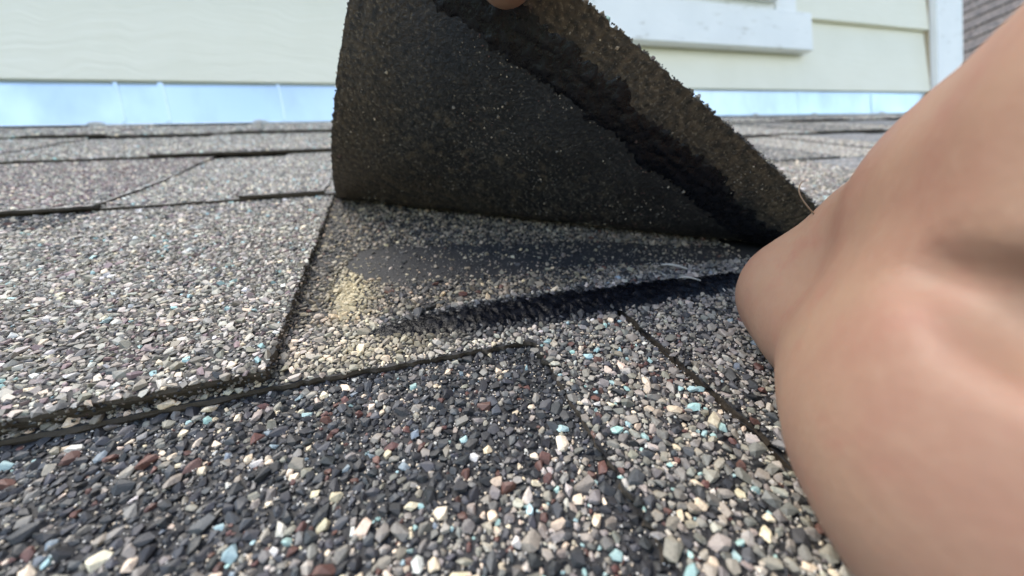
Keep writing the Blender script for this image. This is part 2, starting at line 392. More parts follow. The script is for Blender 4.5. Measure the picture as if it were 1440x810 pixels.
# the mastic strip left on the lower shingle: lumpy, torn, glossy
s = NT('sealant_tar'); p = s.n('ShaderNodeNewGeometry').outputs['Position']
n1 = s.noise(p, 420, 5, .6); s.bump(n1, .7, .0011)
s.set(Base_Color=s.mix(s.rng(n1, .45, .7), (.0022, .0027, .0045), (.006, .0075, .012)), Roughness=s.rng(n1, .3, .65, .14, .38), Specular_IOR_Level=.34); TAR = s.m
def strip_mesh(us, cen, half, height, wfun, seed, m=14):
    P = []
    for i, u in enumerate(us):
        c, h = cen(u), half(u)
        h *= 1+.22*mnoise.noise((u*.35, 2., seed)); c += .7*mnoise.noise((u*.2, 9., seed))
        for j in range(m+1):
            t = j/m*2-1; e = 1+.25*mnoise.noise((u*.5, t*2, seed+4.))+.25*mnoise.noise((u*1.0, t*1.5, seed+14.))
            z = height*min(1, .3+max(0, u+11)/70)*max(0, 1-abs(t)**3)*(.55+.9*abs(mnoise.noise((u*.55, t*h*.5, seed+7.)))+.08*mnoise.noise((u*1.2, t*h*1.2, seed+3.))) - .15
            v = c+t*h*e; P.append((u, v, wfun(u, v)+z))
    n = len(us); idx = np.arange(n*(m+1)).reshape(n, m+1)
    F = np.stack([idx[:-1, :-1], idx[1:, :-1], idx[1:, 1:], idx[:-1, 1:]], -1).reshape(-1, 4)
    return np.array(P), F
P_, F_ = strip_mesh(np.arange(-11, 150, .5), lambda u: band_low(u)[0], lambda u: band_low(u)[1]*1.1, 1.9, lambda u, v: float(surf_w(v, -1)), 3.)
TAR2 = TAR.copy(); TAR2.node_tree.nodes['Principled BSDF'].inputs['Specular IOR Level'].default_value = .16
link('sealant_strip', mesh_np('sealant_strip', Wn(P_), F_), TAR2, sh_a, True)
# yellowish dust caked beside the left shingle: a thin crust
s = NT('yellow_dust'); p = s.n('ShaderNodeNewGeometry').outputs['Position']; n1 = s.noise(p, 500, 6)
s.bump(n1, .6, .0006); s.set(Base_Color=s.mix(n1, (.24, .20, .12), (.38, .32, .20)), Roughness=.95); DUST = s.m
P_ = []
vs1 = np.arange(85, 108, .8)
for v in vs1:
    h = 2.6*max(0.02, math.sin((v-84)/25*math.pi))**.7*(1+.35*mnoise.noise((v*.2, 1, 1)))
    for j in range(7):
        t = j/6*2-1
        u = -17.2+t*h*(1+.2*mnoise.noise((v*.5, t, 4)))+.8*mnoise.noise((v*.12, 3, 0)); P_.append((u, v, float(surf_w(v, -1))+.35*(1-t*t)*(.6+.8*abs(mnoise.noise((u, v*.8, 0))))-.03))
idx = np.arange(len(P_)).reshape(-1, 7)
F_ = np.stack([idx[:-1, :-1], idx[:-1, 1:], idx[1:, 1:], idx[1:, :-1]], -1).reshape(-1, 4)
link('dust_patch', mesh_np('dust_patch', Wn(np.array(P_)), F_), DUST, sh_a, True)

# ---- course 0, left neighbour of the lifted shingle (two layers thick in front)
sh0 = lay(0, 'shingle', rect(-900, UL-3.4, V0+1.0, V0+EXPO+40, 41, 1.6, .3), -TH+.7, [ASPH, EDGE], roof, 'pale granulated shingle lying flat left of the lifted one', thick=2.3)
ov0 = rect(-520, UL-2.6, V0, V0+EXPO+30, 45, 1.4, .3)
lay(0, 'overlay_tab', ov0, .7, [ASPH, EDGE], sh0)
G0 = throw(-330, UL-2.8, V0+.1, V0+EXPO+1, lambda u, v: np.full(len(u), True), CLS)
a, b, r_ = G0.T
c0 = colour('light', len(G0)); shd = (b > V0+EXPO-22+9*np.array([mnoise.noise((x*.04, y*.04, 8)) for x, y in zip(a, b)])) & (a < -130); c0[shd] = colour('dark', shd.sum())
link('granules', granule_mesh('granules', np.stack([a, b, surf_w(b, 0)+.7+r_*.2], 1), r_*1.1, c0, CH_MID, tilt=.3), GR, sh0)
tag(sh0.children[-1], kind='stuff')
crumbs(5000, -200, UL-3, V0, V0+110, 0, .9, sh0)
# granules and crumbs clinging to the cut edges
n = 900; t = rng.uniform(0, 1, n); ed = rng.uniform(0, 1, n)
pu = np.where(ed < .6, -200+t*(170), UL-2.4); pv = np.where(ed < .6, V0-.1, V0+t*EXPO); pw = surf_w(pv, 0)-rng.uniform(-.5, 2.9, n)
tag(link('edge_grit', granule_mesh('edge_grit', np.stack([pu, pv, pw], 1), rng.uniform(.2, .55, n), colour('mid', n)*.6, CH_LO, tilt=1.), GR, sh0), kind='stuff')

# ---- the courses above, up to the flashing
def jit(u0, u1, v0, v1, pitch):
    U, Vv = np.meshgrid(np.arange(u0, u1, pitch), np.arange(v0, v1, pitch*.88))
    U = U + (np.arange(U.shape[0]) % 2)[:, None]*pitch*.5
    U = U.ravel()+rng.uniform(-.33, .33, U.size)*pitch; Vv = Vv.ravel()+rng.uniform(-.33, .33, Vv.size)*pitch
    k = Vv > v0+.3; return U[k], Vv[k]
TABS = {  # overlay pieces of each course: (u0, u1, mix)
 1: [(-520, -128.5, 'brown'), (-75, -36, 'light'), (35, 190, 'light'), (296, 372, 'right'), (470, 640, 'light'), (760, 900, 'mid')],
 2: [(-640, -277, 'light'), (-171, -20, 'light'), (60, 170, 'mid'), (262, 420, 'light'), (560, 700, 'mid'), (800, 980, 'light')],
 3: [(-700, -420, 'mid'), (-330, -268, 'light'), (-160, 10, 'light'), (120, 260, 'mid'), (380, 560, 'light'), (690, 860, 'mid'), (980, 1200, 'light')]}
JOINT = {1: (-1180, -128, 860), 2: (-900, 112, 1110), 3: (-1100, -205, 790)}
for k in (1, 2, 3):
    vk = V0+EXPO*k; vend = min(vk+EXPO+25, VW+14); J = JOINT[k]
    ends = [-1690, J[0], J[1], J[2], 2490]
    owners = []
    for i in range(4):
        if ends[i+1]-ends[i] < 5: continue
        owners.append((ends[i], ends[i+1], lay(k, 'shingle', rect(ends[i]+.8, ends[i+1]-.8, vk+1.2*(i % 2), vend, 100+k*10+i, 6, .4), -TH, [FAR, EDGE], roof, thick=1.6)))
    def owner(u):
        for a0, a1, o in owners:
            if a0 <= u < a1: return o
        return owners[-1][2]
    tabs = TABS[k]
    for i, (a0, a1, mx_) in enumerate(tabs):
        O = rect(a0, a1, vk-.6, vk+EXPO+4 if k < 3 else VW+6, 200+k*20+i, 4, .45)
        O[:, 0] += 3*np.sin((O[:, 1]-vk)*.03+i)
        lay(k, 'overlay_tab', O, 0, [FAR, EDGE], owner((a0+a1)/2))
    pitch = {1: 1.75, 2: 2.3, 3: 3.0}[k]
    rngs = {1: (-430, 520), 2: (-520, 800), 3: (-640, 1150)}[k]
    U, Vv = jit(rngs[0], rngs[1], vk+.7, (vk+EXPO+1) if k < 3 else VW-22, pitch)
    on = np.zeros(len(U), bool); mixk = np.full(len(U), 'light' if k != 1 else 'mid', object)
    for (a0, a1, mx_) in tabs:
        kk = (U > a0) & (U < a1); on |= kk; mixk[kk] = mx_
    if k == 1: mixk[(~on)] = 'light'
    cc = np.zeros((len(U), 3))
    for m_ in set(mixk): kk = mixk == m_; cc[kk] = colour(m_, kk.sum())*1.12
    S = pitch*.62*rng.uniform(.75, 1.2, len(U)); wz = surf_w(Vv, k)+np.where(on, 0, -TH)+S*.2
    for a0, a1, o in owners:
        kk = (U >= a0) & (U < a1)
        if kk.sum() < 5: continue
        tag(link('granules', granule_mesh('granules', np.stack([U, Vv, wz], 1)[kk], S[kk], cc[kk], CH_MID if k == 1 and False else CH_LO, tilt=.4), GR, o), kind='stuff')
# a course below the camera
for i, (a0, a1) in enumerate(((-1690, -420), (-418, 560), (562, 2490))):
    lay(-2, 'shingle', rect(a0, a1, V0-2*EXPO, V0-EXPO+30, 300+i, 8, .4), 0, [FAR, EDGE], roof)
for i, (a0, a1) in enumerate(((-1690, -904), (954, 2490))):
    lay(-1, 'shingle', rect(a0, a1, V0-EXPO, V0+40, 310+i, 8, .4), -.4, [FAR, EDGE], roof)
lay(0, 'shingle', rect(-1690, -904, V0, V0+EXPO+40, 330, 8, .4), -.4, [FAR, EDGE], roof)
lay(0, 'shingle', rect(974, 2490, V0, V0+EXPO+40, 340, 8, .4), -.4, [FAR, EDGE], roof)

# ------------------------------------------------------------------ the lifted shingle (a developable fold about a slanting hinge)
PHI, HV, THT, RB, K2, CONE = 0.6058, 206.36, 0.6399, 13.79, 0.0055, 0.53
def fold(U, Vv, off=0.):
    """flat roof coords -> folded; off = distance outward (granule side) from the underside"""
    U = np.asarray(U, float); Vv = np.asarray(Vv, float)
    a0 = np.array([math.cos(PHI), -math.sin(PHI)]); n0 = np.array([-math.sin(PHI), -math.cos(PHI)])
    dU = U-UL; dV = Vv-HV; s_ = dU*a0[0]+dV*a0[1]; d = dU*n0[0]+dV*n0[1]
    dd = np.maximum(d, 0); th = THT*(1+CONE*np.clip(s_, -30, 190)/100.)
    arc = RB*th; t1 = np.minimum(dd, arc); x = RB*np.sin(t1/RB); z = RB*(1-np.cos(t1/RB)); e = np.maximum(dd-arc, 0)
    ang = t1/RB+K2*e
    x = x+(np.sin(th+K2*e)-np.sin(th))/K2; z = z+(-np.cos(th+K2*e)+np.cos(th))/K2
    d2 = np.where(d > 0, x, d)
    # normal on the granule side: up where flat
    nn = -np.sin(ang)*1.0; nz = np.cos(ang)
    u = UL+s_*a0[0]+d2*n0[0]+nn*n0[0]*off; v = HV+s_*a0[1]+d2*n0[1]+nn*n0[1]*off; w = z+.6+nz*off
    w = w + np.where(d > 0, 0, -.6*np.clip(-d/40, 0, 1))
    N = np.stack([nn*n0[0], nn*n0[1], nz], -1)
    return np.stack([u, v, w], -1), N
FT = 2.3
lift = bpy.data.objects.new('lifted_shingle', None); C.objects.link(lift); lift.location = W(UL, HV, 0)
lift.empty_display_size = .01
tag(lift, 'bent back asphalt shingle with its black tarry underside facing the camera', 'shingle')
INV = Matrix.Translation(-W(UL, HV, 0))
def adopt(o, parent=lift):
    o.parent = parent
    if parent is lift: o.matrix_parent_inverse = INV
    return o
us = np.concatenate([np.arange(UL, 330, 1.5), np.arange(330, 973, 40)]); vs2 = np.concatenate([np.arange(V0, V0+EXPO+3, 1.5), [V0+EXPO+12, V0+EXPO+30]])
nu, nv = len(us), len(vs2); UU, VV = np.meshgrid(us, vs2, indexing='ij')
UJ, VJ = UU.copy(), VV.copy()
UJ[0] += rng.normal(0, .16, nv); VJ[:, 0] += rng.normal(0, .2, nu)
nz_ = np.array([mnoise.noise((a*.05, b*.05, 1.5)) for a, b in zip(UU.ravel(), VV.ravel())]).reshape(UU.shape)
inner = np.clip((VV-V0)/10, 0, 1)*np.clip((UU-UL)/10, 0, 1)
Pb, _ = fold(UJ, VJ, nz_*.6*inner); Pt, _ = fold(UJ, VJ, FT+nz_*.4*inner)
idx = np.arange(nu*nv).reshape(nu, nv)
Fb = np.stack([idx[:-1, :-1], idx[:-1, 1:], idx[1:, 1:], idx[1:, :-1]], -1).reshape(-1, 4)
ring = np.concatenate([idx[:, 0], idx[-1, 1:], idx[::-1, -1][1:], idx[0, ::-1][1:]])
N0 = nu*nv; Fs = np.array([[ring[i], ring[(i+1) % len(ring)], ring[(i+1) % len(ring)]+N0, ring[i]+N0] for i in range(len(ring)) if ring[i] != ring[(i+1) % len(ring)]])
uvf = np.stack([UU.ravel()-UL, VV.ravel()-V0], 1)*.01
s = NT('shingle_underside'); uvn = s.n('ShaderNodeUVMap', uv_map='flat').outputs[0]
sx = s.n('ShaderNodeSeparateXYZ'); s.l(uvn, sx.inputs[0])
n1 = s.noise(uvn, 55, 7, .7); n2 = s.noise(uvn, 9, 5, .6); n3 = s.noise(s.coord('UV', (2.5, 14, 1)), 3, 4)
wob = s.n('ShaderNodeMath', operation='MULTIPLY_ADD'); s.l(n2, wob.inputs[0]); wob.inputs[1].default_value = .25; s.l(sx.outputs[1], wob.inputs[2])
wob2 = s.n('ShaderNodeMath', operation='MULTIPLY_ADD'); s.l(n2, wob2.inputs[0]); wob2.inputs[1].default_value = .3; s.l(sx.outputs[0], wob2.inputs[2])
fine = s.noise(uvn, 95, 2, .6); n4 = s.noise(uvn, 20, 4, .65); n5 = s.noise(uvn, 48, 2, .5)
basec = s.mix(s.rng(n5, .42, .62), (.0045, .005, .006), (.034, .031, .028))
big = s.noise(uvn, 5.5, 4, .6)
basec = s.mix(s.rng(big, .42, .6, .75, 0), basec, (.0045, .005, .0065))
basec = s.mix(s.rng(n4, .54, .64, 0, .8), basec, (.085, .066, .043))
basec = s.mix(s.rng(fine, .58, .66, 0, .85), basec, (.15, .13, .10))
nearb = s.n('ShaderNodeMath', operation='MULTIPLY'); s.l(s.rng(wob.outputs[0], .62, .42, 0, .9), nearb.inputs[0]); s.l(s.rng(n4, .35, .55), nearb.inputs[1])
basec = s.mix(nearb.outputs[0], basec, (.004, .0045, .006))
edgec = s.mix(s.rng(n5, .35, .65), (.020, .015, .010), (.105, .076, .046))
edgec = s.mix(s.rng(fine, .57, .66, 0, .8), edgec, (.21, .165, .11))
fe = s.rng(wob.outputs[0], .2, .28, 1, 0); le = s.rng(wob2.outputs[0], .16, .42, .9, 0); he0 = s.rng(wob.outputs[0], .75, 1.25, 0, 1.2)
hm = s.n('ShaderNodeMath', operation='MULTIPLY'); s.l(he0, hm.inputs[0]); s.l(s.rng(s.noise(s.coord('UV', (5, 16, 1)), 2.2, 4), .42, .56), hm.inputs[1]); he = hm.outputs[0]
mxx = s.n('ShaderNodeMath', operation='MAXIMUM'); s.l(fe, mxx.inputs[0]); s.l(le, mxx.inputs[1])
mxy = s.n('ShaderNodeMath', operation='MAXIMUM'); s.l(mxx.outputs[0], mxy.inputs[0]); s.l(he, mxy.inputs[1])
colr = s.mix(mxy.outputs[0], basec, edgec)
colr = s.mix(s.rng(n3, .58, .75, 0, .5), colr, (.075, .066, .052))
spk = s.noise(uvn, 130, 2, .5); colr = s.mix(s.rng(spk, .70, .76, 0, .5), colr, (.16, .13, .09))
hh = s.n('ShaderNodeMath', operation='MULTIPLY_ADD'); s.l(n2, hh.inputs[0]); hh.inputs[1].default_value = .8; s.l(n1, hh.inputs[2])
h3 = s.n('ShaderNodeMath', operation='MULTIPLY_ADD'); s.l(fine, h3.inputs[0]); h3.inputs[1].default_value = .6; s.l(hh.outputs[0], h3.inputs[2]); hh = h3
s.bump(hh.outputs[0], .7, .0011); s.set(Base_Color=colr, Roughness=s.rng(n1, .3, .7, .34, .7)); UNDER = s.m
o = adopt(link('backing', mesh_np('backing', Wn(Pb.reshape(-1, 3)), Fb[:, ::-1], uv=uvf), UNDER, None, True))
me = mesh_np('granule_face', Wn(np.concatenate([Pb.reshape(-1, 3), Pt.reshape(-1, 3)])), np.concatenate([Fb+N0, Fs[:, ::-1]]))
me.polygons.foreach_set('material_index', np.r_[np.zeros(len(Fb)), np.ones(len(Fs))].astype(np.int32))
face = adopt(link('granule_face', me, [FAR, EDGE], None, True))
# granules on the outer face and crusting its edges
Gf = throw(UL-.3, 330, V0-.3, V0+EXPO-2, lambda u, v: (v < V0+8) | (u < UL+8) | (rng.uniform(0, 1, len(u)) < .9), [(2.1, .3), (1.6, .7), (1.15, .8)])
a, b, r_ = Gf.T; P_, N_ = fold(a, b, FT); t = np.cross(N_, np.array([1., 0, 0])); t /= np.linalg.norm(t, axis=1)[:, None]
fr = np.stack([np.cross(t, N_), t, N_], -1)
tag(adopt(link('granules', granule_mesh('granules', P_+N_*(r_*.25)[:, None], r_*1.1, colour('light', len(a)), CH_MID, fr), GR, None)), kind='stuff')
n = 1500; t_ = rng.uniform(0, 1, n); e1 = rng.uniform(0, 1, n) < .62
a = np.where(e1, UL+t_*320, UL+rng.normal(-.1, .15, n)); b = np.where(e1, V0+rng.normal(-.15, .2, n), V0+t_*EXPO)
P_, N_ = fold(a, b, 1.0); P_ += N_*rng.uniform(-.7, 1.9, n)[:, None]
S = rng.uniform(.2, .55, n); ce = colour('mid', n)*.55
tag(adopt(link('edge_grit', granule_mesh('edge_grit', P_, S, ce, CH_LO, tilt=1.2), GR, None)), kind='stuff')
# sand and stray granules stuck to the underside
n = 9000; a = rng.uniform(UL+1, 230, n); b = V0+EXPO*rng.uniform(0.01, 1, n)
dens = np.array([mnoise.noise((x*.05, y*.05, 4.4)) for x, y in zip(a, b)]); kp = dens+rng.uniform(-.4, .3, n) > -.08; a, b = a[kp], b[kp]; n = len(a)
P_, N_ = fold(a, b, 0); S = np.where(rng.uniform(0, 1, n) < .012, rng.uniform(.5, .95, n), rng.uniform(.12, .36, n))
cs = np.array([PAL[x] for x in ('warm', 'cream', 'grey', 'warm', 'rust')])[rng.integers(0, 5, n)]*rng.uniform(.35, 1.25, (n, 1))
tag(adopt(link('stuck_grit', granule_mesh('stuck_grit', P_-N_*(S*.2)[:, None], S, cs, CH_LO, tilt=1.2), GR, None)), kind='stuff')
# its sealant band: torn tar parallel to the front edge
us3 = np.arange(UL+2, 300, .8); m = 22; P_ = []
for u in us3:
    c = V0+13.5+5*min(1, max(0, (u-UL)/150))+1.4*mnoise.noise((u*.05, 0, 3)); h = 6.2*(1+.3*mnoise.noise((u*.09, 5, 1)))
    for j in range(m+1):
        t = j/m*2-1; vv = c+t*h*(1+.25*mnoise.noise((u*.22, t*1.5, 6))+.3*mnoise.noise((u*.9, t*1.5, 16)))
        hgt = 1.0*max(0, 1-abs(t)**4)*(.5+.9*abs(mnoise.noise((u*.16, vv*.3, 2)))+.16*mnoise.noise((u*.6, vv*.8, 8)))-.12
        P_.append((u, vv, hgt))
P_ = np.array(P_); Q_, _ = fold(P_[:, 0], P_[:, 1], -P_[:, 2])
idx = np.arange(len(P_)).reshape(-1, m+1); F_ = np.stack([idx[:-1, :-1], idx[:-1, 1:], idx[1:, 1:], idx[1:, :-1]], -1).reshape(-1, 4)
adopt(link('sealant_strip', mesh_np('sealant_strip', Wn(Q_), F_[:, ::-1]), TAR, None, True))

# dry plant fibres lying by the sealant
s = NT('dry_fibre'); p = s.coord('Object'); s.set(Base_Color=s.mix(s.noise(p, 900), (.45, .42, .36), (.68, .66, .6)), Roughness=.7); FIB = s.m
def tube(pts, rad, name, mat, seg=6):
    pts = np.asarray(pts, float); V, F = [], []
    for i, p in enumerate(pts):
        d = pts[min(i+1, len(pts)-1)]-pts[max(i-1, 0)]; d /= np.linalg.norm(d)
        a0 = np.cross(d, [0.1, .2, 1]); a0 /= np.linalg.norm(a0); b0 = np.cross(d, a0); r = rad[i] if hasattr(rad, '__len__') else rad
        for j in range(seg): t = 2*np.pi*j/seg; V.append(p+r*(a0*math.cos(t)+b0*math.sin(t)))
    n = len(pts)
    for i in range(n-1):
        for j in range(seg): F.append([i*seg+j, i*seg+(j+1) % seg, (i+1)*seg+(j+1) % seg, (i+1)*seg+j])
    return mesh_np(name, Wn(np.array(V)), np.array(F))
def fibre(u, v, du, dv, r, label):
    t = np.linspace(-1, 1, 9); w = float(surf_w(v, -1))+1.3+.5*(1-t*t)
    tag(link('plant_fibre', tube(np.stack([u+t*du+.4*t*t, v+t*dv-.5*t*t, w], 1), r*(1-.5*np.abs(t)), 'plant_fibre', FIB), FIB), label, 'fibre', 'dry plant fibres by the sealant') if False else \
    tag(link('plant_fibre', tube(np.stack([u+t*du+.4*t*t, v+t*dv-.5*t*t, w], 1), r*(1-.5*np.abs(t)), 'plant_fibre', FIB), FIB, None, True), label, 'plant fibre', 'dry plant fibres by the sealant')
fibre(87.5, 83, 3.2, -2.6, .42, 'pale dry plant fibre lying on bare shingle just above the black sealant')
fibre(86.0, 74.2, 2.6, -1.9, .36, 'whitish dry plant fibre lying across the black sealant strip')

# ------------------------------------------------------------------ the hand
def smin(a, b, k):
    h = np.clip(.5+.5*(b-a)/k, 0, 1); return b*(1-h)+a*h-k*h*(1-h)
def surface_nets(D, org, st):
    """naive surface nets on a scalar grid"""
    S = D < 0; nx, ny, nz = D.shape
    c = [D[i:nx-1+i, j:ny-1+j, k:nz-1+k] for i in (0, 1) for j in (0, 1) for k in (0, 1)]
    cs = sum((x < 0).astype(int) for x in c); act = (cs > 0) & (cs < 8)
    acc = np.zeros(act.shape+(3,)); cnt = np.zeros(act.shape)
    off = [(i, j, k) for i in (0, 1) for j in (0, 1) for k in (0, 1)]
    for A_ in range(8):
        for B_ in range(A_+1, 8):
            if sum(abs(np.array(off[A_])-np.array(off[B_]))) != 1: continue
            cr_ = ((c[A_] < 0) != (c[B_] < 0)) & act
            t = np.where(cr_, c[A_]/np.where(cr_, c[A_]-c[B_], 1), 0)
            for ax in range(3): acc[..., ax] += np.where(cr_, off[A_][ax]+t*(off[B_][ax]-off[A_][ax]), 0)
            cnt += cr_
    ids = -np.ones(act.shape, int); I = np.argwhere(act); ids[act] = np.arange(len(I))
    V = (I+acc[act]/cnt[act][:, None])*st+org; F = []
    for ax in range(3):
        b1, b2 = [(1, 2), (2, 0), (0, 1)][ax]
        sl0 = [slice(1, -1)]*3; sl1 = [slice(1, -1)]*3; sl0[ax] = slice(0, -1); sl1[ax] = slice(1, None)
        s0, s1 = S[tuple(sl0)], S[tuple(sl1)]; E = np.argwhere(s0 != s1)
        o_ = np.ones(3, int); o_[ax] = 0; E = E+o_; flip = s0[s0 != s1]
        e1 = np.eye(3, dtype=int)[b1]; e2 = np.eye(3, dtype=int)[b2]
        q = np.stack([ids[tuple((E-e1-e2).T)], ids[tuple((E-e2).T)], ids[tuple(E.T)], ids[tuple((E-e1).T)]], 1)
        q[~flip] = q[~flip][:, ::-1]; F.append(q[(q >= 0).all(1)])
    return V, np.concatenate(F)
def cone(P, a, b, ra, rb):
    a, b = np.array(a, float), np.array(b, float); ab = b-a; t = np.clip(((P-a)@ab)/(ab@ab), 0, 1)
    return np.linalg.norm(P-a-t[..., None]*ab, axis=-1)-(ra+(rb-ra)*t)
ST = 1.7
lo_, hi_ = np.array([-14., -62, -135]), np.array([132., 130, 132])
gx = [np.arange(lo_[i], hi_[i], ST) for i in range(3)]
GP = np.stack(np.meshgrid(*gx, indexing='ij'), -1)
CHAINS = [   # (points with radii) in camera millimetres, blend
 # little finger folded: proximal (upper limb) -> knuckle at the far left -> middle phalanx back along the roof
 ([(63, 9.7, 22, 25.3), (69, 9.0, 42, 21.6), (70, 6.5, 60, 15.4), (66.5, -1, 77, 11.6)], 6),
 ([(66, -2.5, 77.5, 11.4), (63, -9.5, 68, 11.2), (61.5, -14, 55, 14.2), (58.4, -15.8, 42, 19.2)], 11),
 ([(58.4, -15.8, 42, 19.2), (51.6, -17.0, 28, 21.4), (55, -15, 5, 23), (74, -6, -28, 28)], 11),
 # palm and back of the hand
 ([(66, 13, 22, 21), (84, 20, 30, 22), (86, 34, 34, 18)], 6),
 ([(70, 8, 10, 20), (74, -4, -25, 29), (84, -6, -135, 33)], 6),
 # thumb: up over the frame to its tip on the underside of the shingle
 ([(74, 24, 18, 19), (76, 58, 26, 12.5), (52, 92, 46, 10.5), (19, 96, 69, 9.4), (-1.4, 76.9, 84.3, 7.7)], 4),
 # index behind the shingle, middle and ring half curled
 ([(88, 42, 34, 13), (84, 96, 66, 10.2), (44, 114, 98, 9), (12, 100, 107, 7.6)], 3),
 ([(95, 38, 38, 13), (102, 104, 76, 10.3), (70, 122, 102, 9), (44, 116, 116, 7.8)], 3),
 ([(90, 20, 52, 12), (94, 16, 80, 10.5), (80, 0, 84, 9)], 3),
]
D_ = None
for pts, k in CHAINS:
    d = None
    for p0, p1 in zip(pts[:-1], pts[1:]):
        q = cone(GP, p0[:3], p1[:3], p0[3], p1[3]); d = q if d is None else smin(d, q, 3.0)
    D_ = d if D_ is None else smin(D_, d, k)
# the deep fold between the finger and the heel of the hand: carved along the skin
def depth_at(x, y):
    for z in np.arange(14, 110, .6):
        q = ((np.array([(x-720)/FPX*z, (405-y)/FPX*z, z])-lo_)/ST).astype(int)
        if (q >= 0).all() and (q < np.array(D_.shape)).all() and D_[tuple(q)] < 0: return z
    return 60.
fold_pts = []
for x, y, r in ((1270, 376, .2), (1320, 388, .7), (1380, 410, 1.5), (1440, 440, 2.3), (1520, 472, 2.8), (1640, 510, 2.8)):
    z = depth_at(x, y)+r*.2; fold_pts.append(((x-720)/FPX*z, (405-y)/FPX*z, z, r))
for p0, p1 in zip(fold_pts[:-1], fold_pts[1:]):
    D_ = -smin(-D_, cone(GP, p0[:3], p1[:3], p0[3], p1[3]), 3.4)
D_ = np.maximum(D_, -(GP[..., 2]+128))
V, F = surface_nets(D_, lo_, ST)
Vr = np.array([0, 0, HCAM])+V[:, :1]*RT+V[:, 1:2]*UP+V[:, 2:]*fw
s = NT('skin'); p = s.n('ShaderNodeNewGeometry').outputs['Position']
n1 = s.noise(p, 55, 4); n2 = s.noise(p, 420, 5, .6); v_ = s.n('ShaderNodeTexVoronoi'); v_.inputs['Scale'].default_value = 900; s.l(p, v_.inputs['Vector'])
c = s.mix(s.rng(n1, .35, .68), (.315, .20, .138), (.29, .16, .115)); c = s.mix(s.rng(s.noise(p, 130, 3, .6), .54, .7, 0, .5), c, (.30, .145, .108)); c = s.mix(s.rng(n2, .45, .75, 0, .35), c, (.345, .225, .16))
hh = s.n('ShaderNodeMath', operation='ADD'); s.l(n2, hh.inputs[0]); s.l(v_.outputs['Distance'], hh.inputs[1]); s.bump(hh.outputs[0], .18, .0002)
s.set(Base_Color=c, Roughness=.56, Specular_IOR_Level=.35, Subsurface_Weight=.25, Subsurface_Scale=.004, Subsurface_Radius=(1., .35, .2)); SKIN = s.m
person = link('person', mesh_np('person', Wn(Vr), F), SKIN, None, True)
tag(person, 'bare hand reaching in from the right, knuckle bent, holding the shingle up', 'person')
md = person.modifiers.new('smooth', 'SMOOTH'); md.factor = .5; md.iterations = 3
s = NT('hair'); s.set(Base_Color=(.20, .13, .075), Roughness=.5); HAIR = s.m
t = np.linspace(0, .62, 12); hp = np.array([camp(*x) for x in np.stack([57.2+6*t-4.5*np.sin(t*3.1), 14.0+8.5*np.sin(t*1.5), 66+3*t], 1)])
link('hair', tube(hp, .16*(1-.6*t), 'hair', HAIR, 5), HAIR, person, True)

# thumbnail on the camera side of the thumb tip
s = NT('nail'); s.set(Base_Color=(.52, .33, .27), Roughness=.3); NAIL = s.m
A_, B_ = np.array([19, 96, 69.]), np.array([-1.4, 76.9, 84.3]); dd_ = (B_-A_)/np.linalg.norm(B_-A_); nn_ = np.array([-.35, .1, -1.]); nn_ -= dd_*(nn_@dd_); nn_ /= np.linalg.norm(nn_); tt_ = np.cross(dd_, nn_)
NP = []
for i in range(9):
    for j in range(9):
        a_ = i/8*2-1; b_ = j/8*2-1; ang_ = b_*.72*math.sqrt(max(0, 1-.35*max(0, -a_)**2)); r_n = 7.75-.5*max(0, a_)**2
        NP.append(A_+dd_*(20.5+a_*5.6-1.2*b_*b_*max(0, a_)) + r_n*(nn_*math.cos(ang_)+tt_*math.sin(ang_)))
idx = np.arange(81).reshape(9, 9); F_ = np.stack([idx[:-1, :-1], idx[:-1, 1:], idx[1:, 1:], idx[1:, :-1]], -1).reshape(-1, 4)
nl = link('fingernail', mesh_np('fingernail', Wn(np.array([camp(*q) for q in NP])), F_), NAIL, person, True)
so = nl.modifiers.new('thickness', 'SOLIDIFY'); so.thickness = .0006; so.offset = 0

# ------------------------------------------------------------------ house wall above the roof
YW, ZW = VW*CP/1000, VW*SP/1000
def wall_mat(name, base, alt, grain, wear=None):
    s = NT(name); p = s.coord('Object', (3.5, 3.5, 55)); w_ = s.noise(s.coord('Object'), 5, 3)
    ad = s.n('ShaderNodeVectorMath', operation='MULTIPLY_ADD'); cmb = s.n('ShaderNodeCombineXYZ'); s.l(w_, cmb.inputs[2])
    s.l(cmb.outputs[0], ad.inputs[0]); ad.inputs[1].default_value = (0, 0, 7); s.l(p, ad.inputs[2])
    g = s.noise(ad.outputs[0], 1.6, 3, .5); fl = s.noise(s.coord('Object'), 12, 5)
    c = s.mix(s.rng(fl, .35, .7), base, alt)
    if wear: c = s.mix(s.rng(s.noise(s.coord('Object', (6, 6, 22)), 4, 6, .7), .6, .68, 0, .8), c, wear)
    s.bump(s.rng(g, .42, .58), grain, .0016); s.set(Base_Color=c, Roughness=.55); return s.m
SIDING = wall_mat('painted_siding', (.81, .775, .645), (.78, .745, .61), .2)
TRIM = wall_mat('white_trim', (.86, .86, .84), (.80, .805, .79), .15, (.55, .53, .48))
CAULK = wall_mat('tan_caulk', (.50, .39, .25), (.42, .32, .2), .2)
SHEATH = wall_mat('sheathing', (.3, .24, .16), (.25, .2, .14), .2)
house = bpy.data.objects.new('house', None); C.objects.link(house); house.location = (0, YW, ZW); house.empty_display_size = .05
tag(house, 'cream painted house wall of lap siding with white window trim', 'house')
